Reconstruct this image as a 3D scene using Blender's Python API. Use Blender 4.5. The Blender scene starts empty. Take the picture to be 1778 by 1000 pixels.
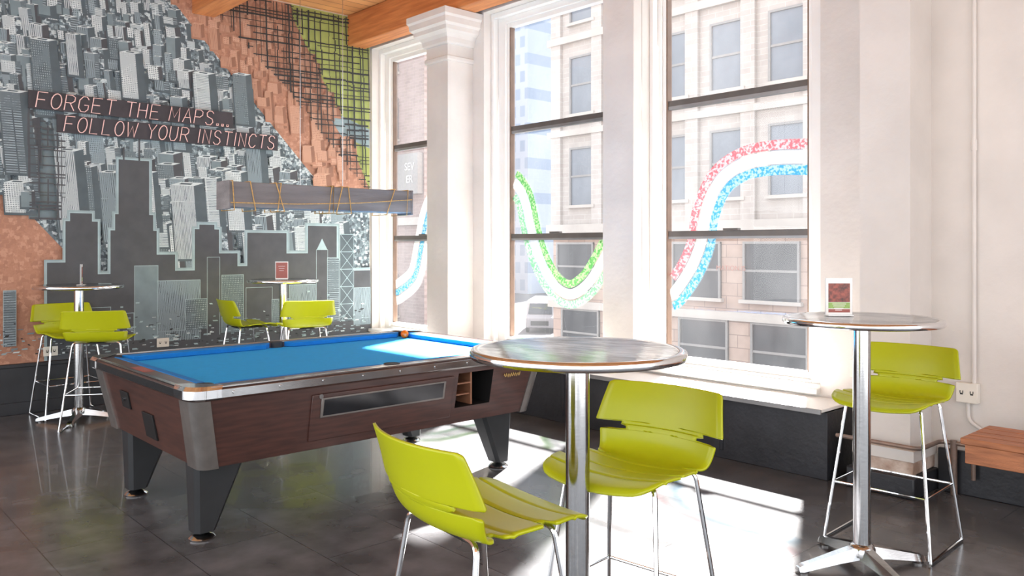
import bpy, math, random
from mathutils import Vector, Matrix
random.seed(7)
scene = bpy.context.scene
COL = scene.collection
scene.view_settings.view_transform = 'Standard'

# ------------------------------------------------------------------ materials
def lin(c):
    return tuple((x/255/12.92) if x/255 <= 0.04045 else ((x/255+0.055)/1.055)**2.4 for x in c)

def mat(name, c, rough=0.5, metal=0.0, var=0.0, vscale=8.0, bump=0.0, bscale=60.0, trans=0.0,
        emit=0.0, stretch=None, c2=None, coat=0.0, spec=None):
    m = bpy.data.materials.new(name); m.use_nodes = True
    nt = m.node_tree; b = nt.nodes['Principled BSDF']
    col = lin(c)
    b.inputs['Base Color'].default_value = (*col, 1)
    b.inputs['Roughness'].default_value = rough
    b.inputs['Metallic'].default_value = metal
    if coat: b.inputs['Coat Weight'].default_value = coat
    if spec is not None: b.inputs['Specular IOR Level'].default_value = spec
    tc = nt.nodes.new('ShaderNodeTexCoord')
    mp = nt.nodes.new('ShaderNodeMapping')
    nt.links.new(tc.outputs['Object'], mp.inputs['Vector'])
    if stretch: mp.inputs['Scale'].default_value = stretch
    if var or c2:
        n = nt.nodes.new('ShaderNodeTexNoise'); n.inputs['Scale'].default_value = vscale
        n.inputs['Detail'].default_value = 5
        nt.links.new(mp.outputs['Vector'], n.inputs['Vector'])
        r = nt.nodes.new('ShaderNodeValToRGB')
        r.color_ramp.elements[0].position = 0.35; r.color_ramp.elements[1].position = 0.65
        lo = lin(c2) if c2 else tuple(x*(1-var) for x in col)
        r.color_ramp.elements[0].color = (*lo, 1); r.color_ramp.elements[1].color = (*col, 1)
        nt.links.new(n.outputs['Fac'], r.inputs['Fac'])
        nt.links.new(r.outputs['Color'], b.inputs['Base Color'])
    if bump:
        n2 = nt.nodes.new('ShaderNodeTexNoise'); n2.inputs['Scale'].default_value = bscale
        nt.links.new(mp.outputs['Vector'], n2.inputs['Vector'])
        bp = nt.nodes.new('ShaderNodeBump'); bp.inputs['Strength'].default_value = bump
        bp.inputs['Distance'].default_value = 0.01
        nt.links.new(n2.outputs['Fac'], bp.inputs['Height'])
        nt.links.new(bp.outputs['Normal'], b.inputs['Normal'])
    if emit:
        b.inputs['Emission Color'].default_value = (*col, 1)
        b.inputs['Emission Strength'].default_value = emit
    if trans:
        tr = nt.nodes.new('ShaderNodeBsdfTranslucent'); tr.inputs['Color'].default_value = (*col, 1)
        mx = nt.nodes.new('ShaderNodeMixShader'); mx.inputs[0].default_value = trans
        out = nt.nodes['Material Output']
        nt.links.new(b.outputs[0], mx.inputs[1]); nt.links.new(tr.outputs[0], mx.inputs[2])
        nt.links.new(mx.outputs[0], out.inputs['Surface'])
    return m

def brickmat(name, c1, c2, cm, sx, sy, mortar=0.02, rough=0.6, plane='XZ', bump=0.3, metal=0, offset=0.5, noisec=0.25, nscale=3.0, coat=0):
    m = bpy.data.materials.new(name); m.use_nodes = True
    nt = m.node_tree; b = nt.nodes['Principled BSDF']
    tc = nt.nodes.new('ShaderNodeTexCoord')
    sp = nt.nodes.new('ShaderNodeSeparateXYZ'); cb = nt.nodes.new('ShaderNodeCombineXYZ')
    nt.links.new(tc.outputs['Object'], sp.inputs[0])
    a, bb = plane
    nt.links.new(sp.outputs[a], cb.inputs['X']); nt.links.new(sp.outputs[bb], cb.inputs['Y'])
    br = nt.nodes.new('ShaderNodeTexBrick')
    br.inputs['Scale'].default_value = 1.0
    br.inputs['Brick Width'].default_value = sx; br.inputs['Row Height'].default_value = sy
    br.inputs['Mortar Size'].default_value = mortar
    br.offset = offset
    br.inputs['Color1'].default_value = (*lin(c1), 1); br.inputs['Color2'].default_value = (*lin(c2), 1)
    br.inputs['Mortar'].default_value = (*lin(cm), 1)
    nt.links.new(cb.outputs[0], br.inputs['Vector'])
    n = nt.nodes.new('ShaderNodeTexNoise'); n.inputs['Scale'].default_value = nscale; n.inputs['Detail'].default_value = 8
    nt.links.new(tc.outputs['Object'], n.inputs['Vector'])
    mx = nt.nodes.new('ShaderNodeMix'); mx.data_type = 'RGBA'; mx.blend_type = 'MULTIPLY'
    mx.inputs['Factor'].default_value = 1.0
    r = nt.nodes.new('ShaderNodeValToRGB')
    r.color_ramp.elements[0].position = 0.3; r.color_ramp.elements[1].position = 0.7
    r.color_ramp.elements[0].color = (1-noisec, 1-noisec, 1-noisec, 1); r.color_ramp.elements[1].color = (1, 1, 1, 1)
    nt.links.new(n.outputs['Fac'], r.inputs['Fac'])
    nt.links.new(br.outputs['Color'], mx.inputs['A']); nt.links.new(r.outputs['Color'], mx.inputs['B'])
    nt.links.new(mx.outputs['Result'], b.inputs['Base Color'])
    b.inputs['Roughness'].default_value = rough
    if coat: b.inputs['Coat Weight'].default_value = coat
    if bump:
        bp = nt.nodes.new('ShaderNodeBump'); bp.inputs['Strength'].default_value = bump; bp.inputs['Distance'].default_value = 0.005
        bp.invert = True
        nt.links.new(br.outputs['Fac'], bp.inputs['Height']); nt.links.new(bp.outputs['Normal'], b.inputs['Normal'])
    return m

M = {}
M['wall'] = mat('painted_plaster', (219, 213, 207), 0.6, var=0.11, vscale=2.5, bump=0.25, bscale=25)
M['white'] = mat('white_gloss_paint', (238, 236, 232), 0.35, var=0.05, vscale=4, bump=0.15, bscale=18)
M['bronze'] = mat('bronze_sash', (96, 90, 86), 0.4, 0.2, var=0.2)
M['bead'] = mat('brown_glazing_bead', (120, 96, 80), 0.5, var=0.2)
M['blackpaint'] = mat('black_painted_panel', (42, 43, 48), 0.45, var=0.35, vscale=6, bump=0.2, bscale=30)
M['slate'] = mat('slate_baseboard', (44, 46, 50), 0.45, var=0.3, vscale=5)
M['lip'] = mat('grey_metal_lip', (150, 150, 150), 0.35, 0.6, var=0.15)
M['chrome'] = mat('chrome', (225, 225, 225), 0.08, 1.0, var=0.05, vscale=20)
M['alu'] = mat('brushed_aluminium', (190, 190, 190), 0.15, 1.0, var=0.15, vscale=40, stretch=(1, 1, 8))
M['steeltop'] = mat('spun_steel', (184, 186, 188), 0.14, 1.0, c2=(96, 97, 100), vscale=11, bump=0.14, bscale=9, stretch=(1, 3, 1))  # dark second tone paints reflection streaks into the spun steel
M['lime'] = mat('lime_plastic', (186, 192, 18), 0.34, trans=0.14, var=0.06, vscale=5)
M['blue'] = mat('blue_cloth', (8, 158, 230), 0.9, var=0.06, vscale=30, bump=0.15, bscale=400)
M['bluec'] = mat('blue_cushion_cloth', (0, 120, 200), 0.9, var=0.08, vscale=30)
M['mahog'] = mat('mahogany_laminate', (80, 51, 44), 0.38, c2=(62, 41, 37), vscale=6, stretch=(1, 1, 10), coat=0.15)
M['railwood'] = mat('rail_laminate', (92, 66, 58), 0.3, c2=(66, 48, 43), vscale=6, stretch=(6, 1, 1), coat=0.3)
M['castgrey'] = mat('cast_grey_metal', (140, 136, 132), 0.38, 0.7, var=0.2, vscale=12)
M['legblack'] = mat('black_leg_laminate', (44, 46, 48), 0.5, var=0.3, vscale=6)
M['black'] = mat('matte_black', (18, 18, 19), 0.6, var=0.2)
M['pocket'] = mat('dark_grey_pocket_rubber', (44, 46, 50), 0.6, var=0.2)
M['shelfwood'] = mat('pale_shelf_wood', (150, 104, 78), 0.5, var=0.2)
M['darkglass'] = mat('dark_viewing_glass', (40, 42, 46), 0.08, 0.0, var=0.3, vscale=4)
M['gold'] = mat('gold_print', (196, 164, 96), 0.4, 0.6, var=0.1)
M['orange'] = mat('orange_ball', (225, 100, 16), 0.15, var=0.05)
M['lampbody'] = mat('weathered_grey_timber', (132, 129, 129), 0.65, c2=(104, 101, 103), vscale=5, stretch=(1, 0.3, 3), bump=0.3)
M['rope'] = mat('tan_rope', (214, 170, 104), 0.7, var=0.3, vscale=80)
M['neon'] = mat('pink_neon_glass', (234, 194, 188), 0.25, emit=0.12, var=0.05)
M['neonback'] = mat('dark_sign_backing', (60, 56, 62), 0.5, var=0.3)
M['wood'] = mat('bench_wood', (188, 122, 82), 0.5, c2=(150, 94, 64), vscale=6, stretch=(1, 8, 8), bump=0.2)
M['beam'] = mat('timber_beam', (214, 140, 84), 0.6, c2=(184, 112, 64), vscale=4, stretch=(0.6, 8, 8), bump=0.3)
M['plank'] = brickmat('ceiling_planks', (232, 170, 112), (212, 146, 90), (136, 84, 46), 2.4, 0.14, 0.006, 0.6, 'YX', 0.4)
M['floor'] = brickmat('charcoal_vinyl_tile', (104, 103, 105), (94, 93, 95), (68, 67, 69), 0.92, 0.46, 0.003, 0.27, 'XY', 0.10, noisec=0.55, nscale=5, coat=0.15)
M['pipe'] = mat('old_copper_pipe', (150, 124, 110), 0.4, 0.3, c2=(110, 96, 88), vscale=10)
M['plinth'] = mat('stained_plinth', (220, 204, 190), 0.6, c2=(170, 142, 124), vscale=9, bump=0.3)
M['outlet'] = mat('white_outlet_plate', (226, 220, 208), 0.4, var=0.05)
M['acrylic'] = mat('clear_acrylic_edge', (232, 236, 236), 0.1, var=0.03)
M['cardwhite'] = mat('white_card', (240, 238, 235), 0.5, var=0.03)
M['carddark'] = mat('printed_food_photo', (160, 84, 70), 0.4, c2=(84, 50, 46), vscale=60)
M['cardgreen'] = mat('green_print', (150, 184, 100), 0.4, var=0.2, vscale=60)
M['cardred'] = mat('red_print', (168, 96, 86), 0.4, var=0.2)

def glassmat():
    m = bpy.data.materials.new('window_glass'); m.use_nodes = True
    nt = m.node_tree; nt.nodes.remove(nt.nodes['Principled BSDF'])
    tr = nt.nodes.new('ShaderNodeBsdfTransparent'); tr.inputs[0].default_value = (0.97, 0.98, 0.98, 1)
    gl = nt.nodes.new('ShaderNodeBsdfGlossy'); gl.inputs['Roughness'].default_value = 0.02
    mx = nt.nodes.new('ShaderNodeMixShader'); mx.inputs[0].default_value = 0.04
    df = nt.nodes.new('ShaderNodeBsdfTranslucent'); df.inputs[0].default_value = (0.94, 0.97, 1, 1)  # milky layer puts the hazy window glare into the pane material
    n = nt.nodes.new('ShaderNodeTexNoise'); n.inputs['Scale'].default_value = 2.2; n.inputs['Detail'].default_value = 6
    mr = nt.nodes.new('ShaderNodeMapRange'); mr.inputs['From Min'].default_value = 0.4; mr.inputs['From Max'].default_value = 0.75
    mr.inputs['To Min'].default_value = 0.008; mr.inputs['To Max'].default_value = 0.022
    nt.links.new(n.outputs['Fac'], mr.inputs['Value'])
    mx2 = nt.nodes.new('ShaderNodeMixShader')
    nt.links.new(mr.outputs[0], mx2.inputs[0])
    nt.links.new(tr.outputs[0], mx.inputs[1]); nt.links.new(gl.outputs[0], mx.inputs[2])
    nt.links.new(mx.outputs[0], mx2.inputs[1]); nt.links.new(df.outputs[0], mx2.inputs[2])
    nt.links.new(mx2.outputs[0], nt.nodes['Material Output'].inputs['Surface'])
    return m
M['glass'] = glassmat()

# ------------------------------------------------------------------ mesh builder
class MB:
    def __init__(s): s.v = []; s.f = []; s.m = []
    def face(s, pts, m=0):
        i = len(s.v); s.v += [tuple(p) for p in pts]; s.f.append(tuple(range(i, i+len(pts)))); s.m.append(m)
    def box(s, x0, x1, y0, y1, z0, z1, m=0):
        i = len(s.v)
        s.v += [(x0,y0,z0),(x1,y0,z0),(x1,y1,z0),(x0,y1,z0),(x0,y0,z1),(x1,y0,z1),(x1,y1,z1),(x0,y1,z1)]
        for f in [(3,2,1,0),(4,5,6,7),(0,1,5,4),(1,2,6,5),(2,3,7,6),(3,0,4,7)]:
            s.f.append(tuple(i+k for k in f)); s.m.append(m)
    def loft(s, loops, m=0, caps=True, closed=False, ms=None):
        n = len(loops[0]); i = len(s.v)
        for l in loops: s.v += [tuple(p) for p in l]
        L = len(loops)
        for a in range(L if closed else L-1):
            b = (a+1) % L
            for k in range(n):
                k2 = (k+1) % n
                s.f.append((i+a*n+k, i+a*n+k2, i+b*n+k2, i+b*n+k)); s.m.append(ms[a] if ms else m)
        if caps and not closed:
            s.f.append(tuple(i+k for k in reversed(range(n)))); s.m.append(m)
            s.f.append(tuple(i+(L-1)*n+k for k in range(n))); s.m.append(m)
    def lathe(s, prof, c=(0,0), n=32, m=0, ms=None):
        loops = [[(c[0]+r*math.cos(2*math.pi*k/n), c[1]+r*math.sin(2*math.pi*k/n), z) for k in range(n)] for r, z in prof]
        s.loft(loops, m, ms=ms)
    def tube(s, path, r, n=8, m=0, closed=False):
        P = [Vector(p) for p in path]; loops = []; N = len(P); up = None
        for i, p in enumerate(P):
            if closed: t = (P[(i+1) % N]-P[i-1])
            else: t = (P[min(i+1, N-1)]-P[max(i-1, 0)])
            t.normalize()
            if up is None:
                up = Vector((0,0,1)) if abs(t.z) < 0.9 else Vector((1,0,0))
            a = t.cross(up)
            if a.length < 1e-4: a = t.cross(Vector((0,1,0)))
            a.normalize(); b = a.cross(t).normalized(); up = b
            loops.append([tuple(p+a*r*math.cos(2*math.pi*k/n)+b*r*math.sin(2*math.pi*k/n)) for k in range(n)])
        s.loft(loops, m, closed=closed)
    def obj(s, name, mats, parent=None, loc=(0,0,0), rot=0, smooth=35, bevel=0):
        me = bpy.data.meshes.new(name); me.from_pydata(s.v, [], s.f); me.update()
        if not isinstance(mats, (list, tuple)): mats = [mats]
        for mm in mats: me.materials.append(mm)
        for p, k in zip(me.polygons, s.m): p.material_index = k
        if smooth:
            for p in me.polygons: p.use_smooth = True
            me.set_sharp_from_angle(angle=math.radians(smooth))
        o = bpy.data.objects.new(name, me); COL.objects.link(o)
        o.location = loc; o.rotation_euler = (0, 0, rot)
        if parent: o.parent = parent
        if bevel:
            bv = o.modifiers.new('Bevel', 'BEVEL'); bv.width = bevel; bv.segments = 2; bv.limit_method = 'ANGLE'
        return o

def empty(name, loc=(0,0,0), rot=0, parent=None):
    o = bpy.data.objects.new(name, None); o.empty_display_size = 0.1
    COL.objects.link(o); o.location = loc; o.rotation_euler = (0, 0, rot)
    if parent: o.parent = parent
    return o
def tag(o, label, cat, group=None, kind=None):
    o['label'] = label; o['category'] = cat
    if group: o['group'] = group
    if kind: o['kind'] = kind
    return o
def struct(o, label, cat='room'):
    o['kind'] = 'structure'; o['label'] = label; o['category'] = cat; return o
def copy_tree(o, parent=None):
    c = o.copy(); COL.objects.link(c)
    if parent: c.parent = parent
    for ch in list(o.children):
        copy_tree(ch, c)
    return c
def fillet(pts, r, n=5):
    P = [Vector(p) for p in pts]; out = [tuple(P[0])]
    for i in range(1, len(P)-1):
        a = (P[i-1]-P[i]); b = (P[i+1]-P[i]); rr = min(r, a.length*0.45, b.length*0.45)
        a = P[i]+a.normalized()*rr; b = P[i]+b.normalized()*rr
        for k in range(n+1):
            t = k/n; out.append(tuple(a*(1-t)**2+P[i]*2*t*(1-t)+b*t*t))
    out.append(tuple(P[-1])); return out
def catmull(pts, per=8):
    out = []; n = len(pts)
    for i in range(n-1):
        p0 = Vector(pts[max(i-1,0)]); p1 = Vector(pts[i]); p2 = Vector(pts[i+1]); p3 = Vector(pts[min(i+2,n-1)])
        for k in range(per):
            t = k/per
            out.append(0.5*((2*p1)+(p2-p0)*t+(2*p0-5*p1+4*p2-p3)*t*t+(3*p1-p0-3*p2+p3)*t**3))
    out.append(Vector(pts[-1])); return out
def text_mesh(name, body, size, m, parent, loc, rot, extrude=0.0, align='CENTER'):
    c = bpy.data.curves.new(name, 'FONT'); c.body = body; c.size = size; c.extrude = extrude
    c.align_x = align; c.align_y = 'CENTER'
    t = bpy.data.objects.new('tmp_text', c); COL.objects.link(t)
    bpy.context.view_layer.update()
    me = bpy.data.meshes.new_from_object(t.evaluated_get(bpy.context.evaluated_depsgraph_get()))
    bpy.data.objects.remove(t)
    me.materials.clear(); me.materials.append(m)
    o = bpy.data.objects.new(name, me); COL.objects.link(o)
    o.parent = parent; o.location = loc; o.rotation_euler = rot
    return o

# ------------------------------------------------------------------ room shell
XW = -7.737     # mural wall
YW = 4.95       # window wall, room face
CEIL = 3.88
b = MB(); b.box(XW-0.2, 3.0, -2.5, YW+0.26, -0.15, 0.0)
struct(b.obj('floor', M['floor'], smooth=0), 'dark charcoal glossy vinyl tile floor', 'floor')
b = MB(); b.box(XW-0.2, 3.0, -2.5, YW+0.26, CEIL, CEIL+0.15)
struct(b.obj('ceiling', M['plank'], smooth=0), 'exposed orange-brown timber plank ceiling', 'ceiling')
b = MB(); b.box(XW-0.2, XW, -2.5, YW+0.26, 0, CEIL)
struct(b.obj('wall_left', M['wall'], smooth=0), 'plaster wall carrying a city mural', 'wall')

WIN = [dict(o=(-7.70,-6.30), g=(-7.56,-6.39)), dict(o=(-5.80,-4.30), g=(-5.64,-4.42)), dict(o=(-3.94,-2.51), g=(-3.847,-2.68))]
ZB, ZT = 0.45, 3.56
b = MB(); xs = XW
for w in WIN:
    b.box(xs, w['o'][0], YW, YW+0.26, 0, CEIL)
    b.box(w['o'][0], w['o'][1], YW, YW+0.26, 0, ZB)
    b.box(w['o'][0], w['o'][1], YW, YW+0.26, ZT, CEIL)
    xs = w['o'][1]
b.box(xs, 3.0, YW, YW+0.26, 0, CEIL)
struct(b.obj('wall_right', M['wall'], smooth=0), 'cream painted plaster wall with tall window openings', 'wall')

def decal_mat(name, c, c2, lo=0.45, hi=0.56):
    m = bpy.data.materials.new(name); m.use_nodes = True
    nt = m.node_tree; bs = nt.nodes['Principled BSDF']
    tc = nt.nodes.new('ShaderNodeTexCoord')
    n = nt.nodes.new('ShaderNodeTexNoise'); n.inputs['Scale'].default_value = 55; n.inputs['Detail'].default_value = 4
    nt.links.new(tc.outputs['Object'], n.inputs['Vector'])
    r = nt.nodes.new('ShaderNodeValToRGB'); r.color_ramp.interpolation = 'LINEAR'
    r.color_ramp.elements[0].position = lo; r.color_ramp.elements[1].position = hi
    r.color_ramp.elements[0].color = (*lin(c), 1); r.color_ramp.elements[1].color = (*lin(c2), 1)
    nt.links.new(n.outputs['Fac'], r.inputs['Fac']); nt.links.new(r.outputs['Color'], bs.inputs['Base Color'])
    tr = nt.nodes.new('ShaderNodeBsdfTranslucent'); nt.links.new(r.outputs['Color'], tr.inputs['Color'])
    mx = nt.nodes.new('ShaderNodeMixShader'); mx.inputs[0].default_value = 0.05
    nt.links.new(bs.outputs[0], mx.inputs[1]); nt.links.new(tr.outputs[0], mx.inputs[2])
    tp = nt.nodes.new('ShaderNodeBsdfTransparent'); nt.links.new(r.outputs['Color'], tp.inputs['Color'])
    mx2 = nt.nodes.new('ShaderNodeMixShader'); mx2.inputs[0].default_value = 0.40
    nt.links.new(mx.outputs[0], mx2.inputs[1]); nt.links.new(tp.outputs[0], mx2.inputs[2])
    nt.links.new(mx2.outputs[0], nt.nodes['Material Output'].inputs['Surface'])
    return m
DM = dict(red=decal_mat('red_vinyl', (220, 122, 132), (240, 208, 210)),
          white=decal_mat('white_vinyl', (238, 242, 240), (246, 250, 250)),
          blue=decal_mat('blue_vinyl', (74, 168, 212), (184, 224, 236)),
          green=decal_mat('green_vinyl', (98, 178, 96), (192, 226, 170)),
          lime=decal_mat('pale_green_vinyl', (128, 196, 150), (206, 234, 206)))

paths = [
  ([(-7.55,0.87),(-7.46,0.90),(-7.19,1.06),(-7.07,1.37),(-6.96,1.70),(-6.8,1.9),(-6.6,2.0),(-6.42,2.0)], [('white',0.09),('blue',0.0),('white',-0.09)]),
  ([(-5.63,1.98),(-5.56,1.93),(-5.465,1.80),(-5.38,1.53),(-5.27,1.266),(-5.10,1.05),(-4.896,0.965),(-4.693,1.06),(-4.53,1.25),(-4.43,1.40)], [('green',0.09),('white',0.0),('lime',-0.09)]),
  ([(-3.84,1.0),(-3.78,1.04),(-3.64,1.22),(-3.55,1.414),(-3.51,1.629),(-3.39,1.855),(-3.2,1.966),(-2.97,1.995),(-2.69,1.98)], [('red',0.088),('white',0.0),('blue',-0.088)]),
]
for wi, w in enumerate(WIN):
    root = empty('window_%d' % (wi+1), ((w['g'][0]+w['g'][1])/2, 5.16, ZB))
    ox, oy, oz = root.location
    struct(root, 'tall white-framed double-hung window with painted curved stripes', 'window')
    o0, o1 = w['o']; g0, g1 = w['g']
    off = (-ox, -oy, -oz)
    b = MB()   # casing
    b.box(o0, g0-0.03, 5.10, 5.20, ZB, ZT); b.box(g1+0.03, o1, 5.10, 5.20, ZB, ZT)
    b.box(g0-0.03, g1+0.03, 5.10, 5.20, 3.46, ZT)
    b.box(g0-0.03, g1+0.03, 5.10, 5.20, ZB, 0.50)
    b.box(o0, o0+0.035, 5.04, 5.10, ZB, ZT)
    b.box(o0+0.035, o1, 5.04, 5.10, ZT-0.05, ZT)
    b.obj('casing', M['white'], root, off, bevel=0.004)
    b = MB()
    b.box(g0-0.03, g0, 5.125, 5.19, 0.50, 3.46); b.box(g1, g1+0.03, 5.125, 5.19, 0.50, 3.46)
    b.box(g0, g1, 5.125, 5.19, 0.50, 0.545); b.box(g0, g1, 5.125, 5.19, 3.42, 3.46)
    b.obj('sash_frame', M['white'], root, off, bevel=0.003)
    b = MB()
    for z0, z1, m in [(1.455,1.497,0),(1.438,1.455,1),(2.455,2.497,0),(2.43,2.455,1)]:
        b.box(g0, g1, 5.140, 5.180, z0, z1, m)
    b.box(g0, g0+0.012, 5.13, 5.185, 0.545, 3.42, 2); b.box(g1-0.012, g1, 5.13, 5.185, 0.545, 3.42, 2)
    b.box((g0+g1)/2-0.06, (g0+g1)/2+0.06, 5.10, 5.14, 1.497, 1.512, 0)
    b.obj('meeting_rail', [M['bronze'], M['lip'], M['bead']], root, off)
    b = MB(); b.face([(g0,5.165,0.54),(g1,5.165,0.54),(g1,5.165,3.43),(g0,5.165,3.43)])
    b.obj('glass_pane', M['glass'], root, off, smooth=0)
    b = MB(); b.box(o0, o1, 4.90, 5.10, ZB-0.005, ZB+0.03)
    b.obj('sill', M['white'], root, off, bevel=0.006)
    pts, bands = paths[wi]
    P = catmull(pts, 10)
    b = MB(); mats = []
    for mi, (cn, dd) in enumerate(bands):
        mats.append(DM[cn]); L = []
        hw = 0.045 if cn == 'white' else 0.034
        for i, p in enumerate(P):
            t = (P[min(i+1,len(P)-1)]-P[max(i-1,0)]).normalized(); nrm = Vector((-t.y, t.x))
            L.append((p+nrm*(dd-hw), p+nrm*(dd+hw)))
        for i in range(len(L)-1):
            q = [L[i][0], L[i+1][0], L[i+1][1], L[i][1]]
            if all(g0 <= a.x <= g1 for a in q):
                b.face([(a.x, 5.158, a.y) for a in q], mi)
    d = b.obj('stripe_decal', mats, root, off, smooth=0); d['label'] = 'hand-coloured curved vinyl stripes on the glass'

# pilasters
def capital(b, x0, x1, yf):
    prof = [(0.003,3.10),(0.012,3.10),(0.018,3.115),(0.018,3.14),(0.006,3.15),(0.003,3.16),(0.003,3.25),(0.02,3.255),(0.03,3.27),(0.035,3.31),
            (0.055,3.34),(0.09,3.365),(0.095,3.40),(0.12,3.42),(0.125,3.47),(0.14,3.49),(0.14,3.545)]
    loops = []
    for d, z in prof:
        loops.append([(x0-d, yf-d, z), (x1+d, yf-d, z), (x1+d, YW-0.001, z), (x0-d, YW-0.001, z)])
    b.loft(loops)
b = MB(); b.box(-6.28, -5.96, 4.65, YW, 0.43, 3.12); capital(b, -6.28, -5.96, 4.65)
struct(b.obj('trim_1', M['wall'], smooth=20), 'cream square pilaster with stepped moulded capital', 'pilaster')
b = MB(); b.box(-4.25, -3.942, 4.85, YW, 0.43, CEIL)
struct(b.obj('trim_2', M['wall'], bevel=0.006), 'plain cream pier between two windows', 'pilaster')
b = MB(); b.box(-2.12, -1.84, 4.65, YW, 0.26, 3.12); capital(b, -2.12, -1.84, 4.65)
b.box(-2.15, -1.81, 4.62, YW, 0.20, 0.26)
struct(b.obj('trim_3', M['wall'], smooth=20), 'cream square pilaster with moulded capital', 'pilaster')
b = MB(); b.box(-2.14, -1.82, 4.63, YW, 0.12, 0.20, 0); b.box(-2.18, -1.80, 4.60, YW, 0.0, 0.12, 1)
struct(b.obj('trim_4', [M['plinth'], M['blackpaint']], bevel=0.01), 'stained cream plinth on a black base block', 'pilaster base')
b = MB(); b.box(XW, 3.0, 4.66, YW-0.07, 3.55, CEIL)
struct(b.obj('trim_5', M['beam'], bevel=0.01), 'heavy orange timber beam along the windows', 'beam')
b = MB(); b.box(XW, 3.0, 2.98, 3.20, 3.58, CEIL)
struct(b.obj('trim_6', M['beam'], bevel=0.01), 'heavy orange timber ceiling beam', 'beam')
b = MB(); b.box(XW, 3.0, 1.2, 1.42, 3.58, CEIL)
struct(b.obj('trim_7', M['beam'], bevel=0.01), 'heavy orange timber ceiling beam', 'beam')
b = MB(); b.box(XW, XW+0.03, -2.5, 4.46, 0, 0.40); b.box(XW, XW+0.045, -2.5, 4.46, 0.385, 0.415); b.box(XW, XW+0.05, -2.5, 4.46, 0, 0.10)
struct(b.obj('baseboard_left', M['slate'], bevel=0.004), 'tall dark slate-painted baseboard', 'baseboard')
b = MB(); b.box(-1.795, 3.0, YW-0.03, YW, 0, 0.24); b.box(-2.24, -2.185, YW-0.03, YW, 0, 0.24)
struct(b.obj('baseboard_right', M['blackpaint'], bevel=0.004), 'black painted baseboard', 'baseboard')

# radiator cover under the windows
root = tag(empty('radiator_cover', (-4.9, 4.7, 0)), 'long black heating cabinet with white top under the windows', 'radiator cover')
b = MB(); b.box(XW+0.06, -2.30, 4.62, 4.945, 0.0, 0.40)
for k in range(1, 8):
    x = -2.30-k*0.72
    b.box(x-0.012, x+0.012, 4.614, 4.62, 0.05, 0.40)
b.obj('body', M['blackpaint'], root, (4.9, -4.7, 0), bevel=0.004)
b = MB(); b.box(XW+0.06, -2.30, 4.54, 4.945, 0.408, 0.428, 0); b.box(XW+0.06, -2.295, 4.528, 4.54, 0.400, 0.43, 1)
b.obj('top_shelf', [M['white'], M['lip']], root, (4.9, -4.7, 0), bevel=0.003)

# ------------------------------------------------------------------ mural
MX = XW
def mp(u, v):
    t = (u-889)/1420.0; z = -XW/(0.738-0.6748*t)
    return (z*(0.6748+0.738*t), 1.38+(428-v)/1420.0*z)
MC = [('teal', (122,138,143)), ('teal_dark', (84,96,102)), ('teal_light', (154,173,177)), ('pale', (208,217,217)),
      ('charcoal', (78,80,84)), ('copper', (176,128,104)), ('copper_light', (200,158,134)), ('olive_green', (172,182,104)),
      ('ink', (46,48,50)), ('glow', (168,190,194)), ('copper_dark', (146,104,84))]
MID = {n: i for i, (n, c) in enumerate(MC)}
mm = [mat('mural_'+n, c, 0.65, var=0.18, vscale=7) for n, c in MC]
def printmat(name, wall, win, cw, ch, mort, wscale=5.0):
    """halftone building print: window grid broken up with noise"""
    m = bpy.data.materials.new(name); m.use_nodes = True
    nt = m.node_tree; bs = nt.nodes['Principled BSDF']; bs.inputs['Roughness'].default_value = 0.65
    tc = nt.nodes.new('ShaderNodeTexCoord'); sp = nt.nodes.new('ShaderNodeSeparateXYZ'); cb = nt.nodes.new('ShaderNodeCombineXYZ')
    nt.links.new(tc.outputs['Object'], sp.inputs[0])
    ad = nt.nodes.new('ShaderNodeMath'); ad.operation = 'MULTIPLY_ADD'; ad.inputs[1].default_value = 0.10
    nt.links.new(sp.outputs['Z'], ad.inputs[0]); nt.links.new(sp.outputs['Y'], ad.inputs[2])
    nt.links.new(ad.outputs[0], cb.inputs['X']); nt.links.new(sp.outputs['Z'], cb.inputs['Y'])
    br = nt.nodes.new('ShaderNodeTexBrick'); br.offset = 0.0
    br.inputs['Scale'].default_value = 1; br.inputs['Brick Width'].default_value = cw; br.inputs['Row Height'].default_value = ch
    br.inputs['Mortar Size'].default_value = mort; br.inputs['Mortar Smooth'].default_value = 0.3
    br.inputs['Color1'].default_value = (*lin(win), 1); br.inputs['Color2'].default_value = (*lin(tuple(0.5*a+0.5*c for a, c in zip(win, wall))), 1)
    br.inputs['Mortar'].default_value = (*lin(wall), 1)
    nt.links.new(cb.outputs[0], br.inputs['Vector'])
    n = nt.nodes.new('ShaderNodeTexNoise'); n.inputs['Scale'].default_value = wscale; n.inputs['Detail'].default_value = 12; n.inputs['Roughness'].default_value = 0.75
    nt.links.new(tc.outputs['Object'], n.inputs['Vector'])
    r = nt.nodes.new('ShaderNodeValToRGB'); r.color_ramp.elements[0].position = 0.44; r.color_ramp.elements[1].position = 0.56
    nt.links.new(n.outputs['Fac'], r.inputs['Fac'])
    mx = nt.nodes.new('ShaderNodeMix'); mx.data_type = 'RGBA'
    nt.links.new(r.outputs['Color'], mx.inputs['Factor']); nt.links.new(br.outputs['Color'], mx.inputs['A'])
    mx.inputs['B'].default_value = (*lin(tuple(0.3*a+0.7*c for a, c in zip(win, wall))), 1)
    nt.links.new(mx.outputs['Result'], bs.inputs['Base Color'])
    return m
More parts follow.
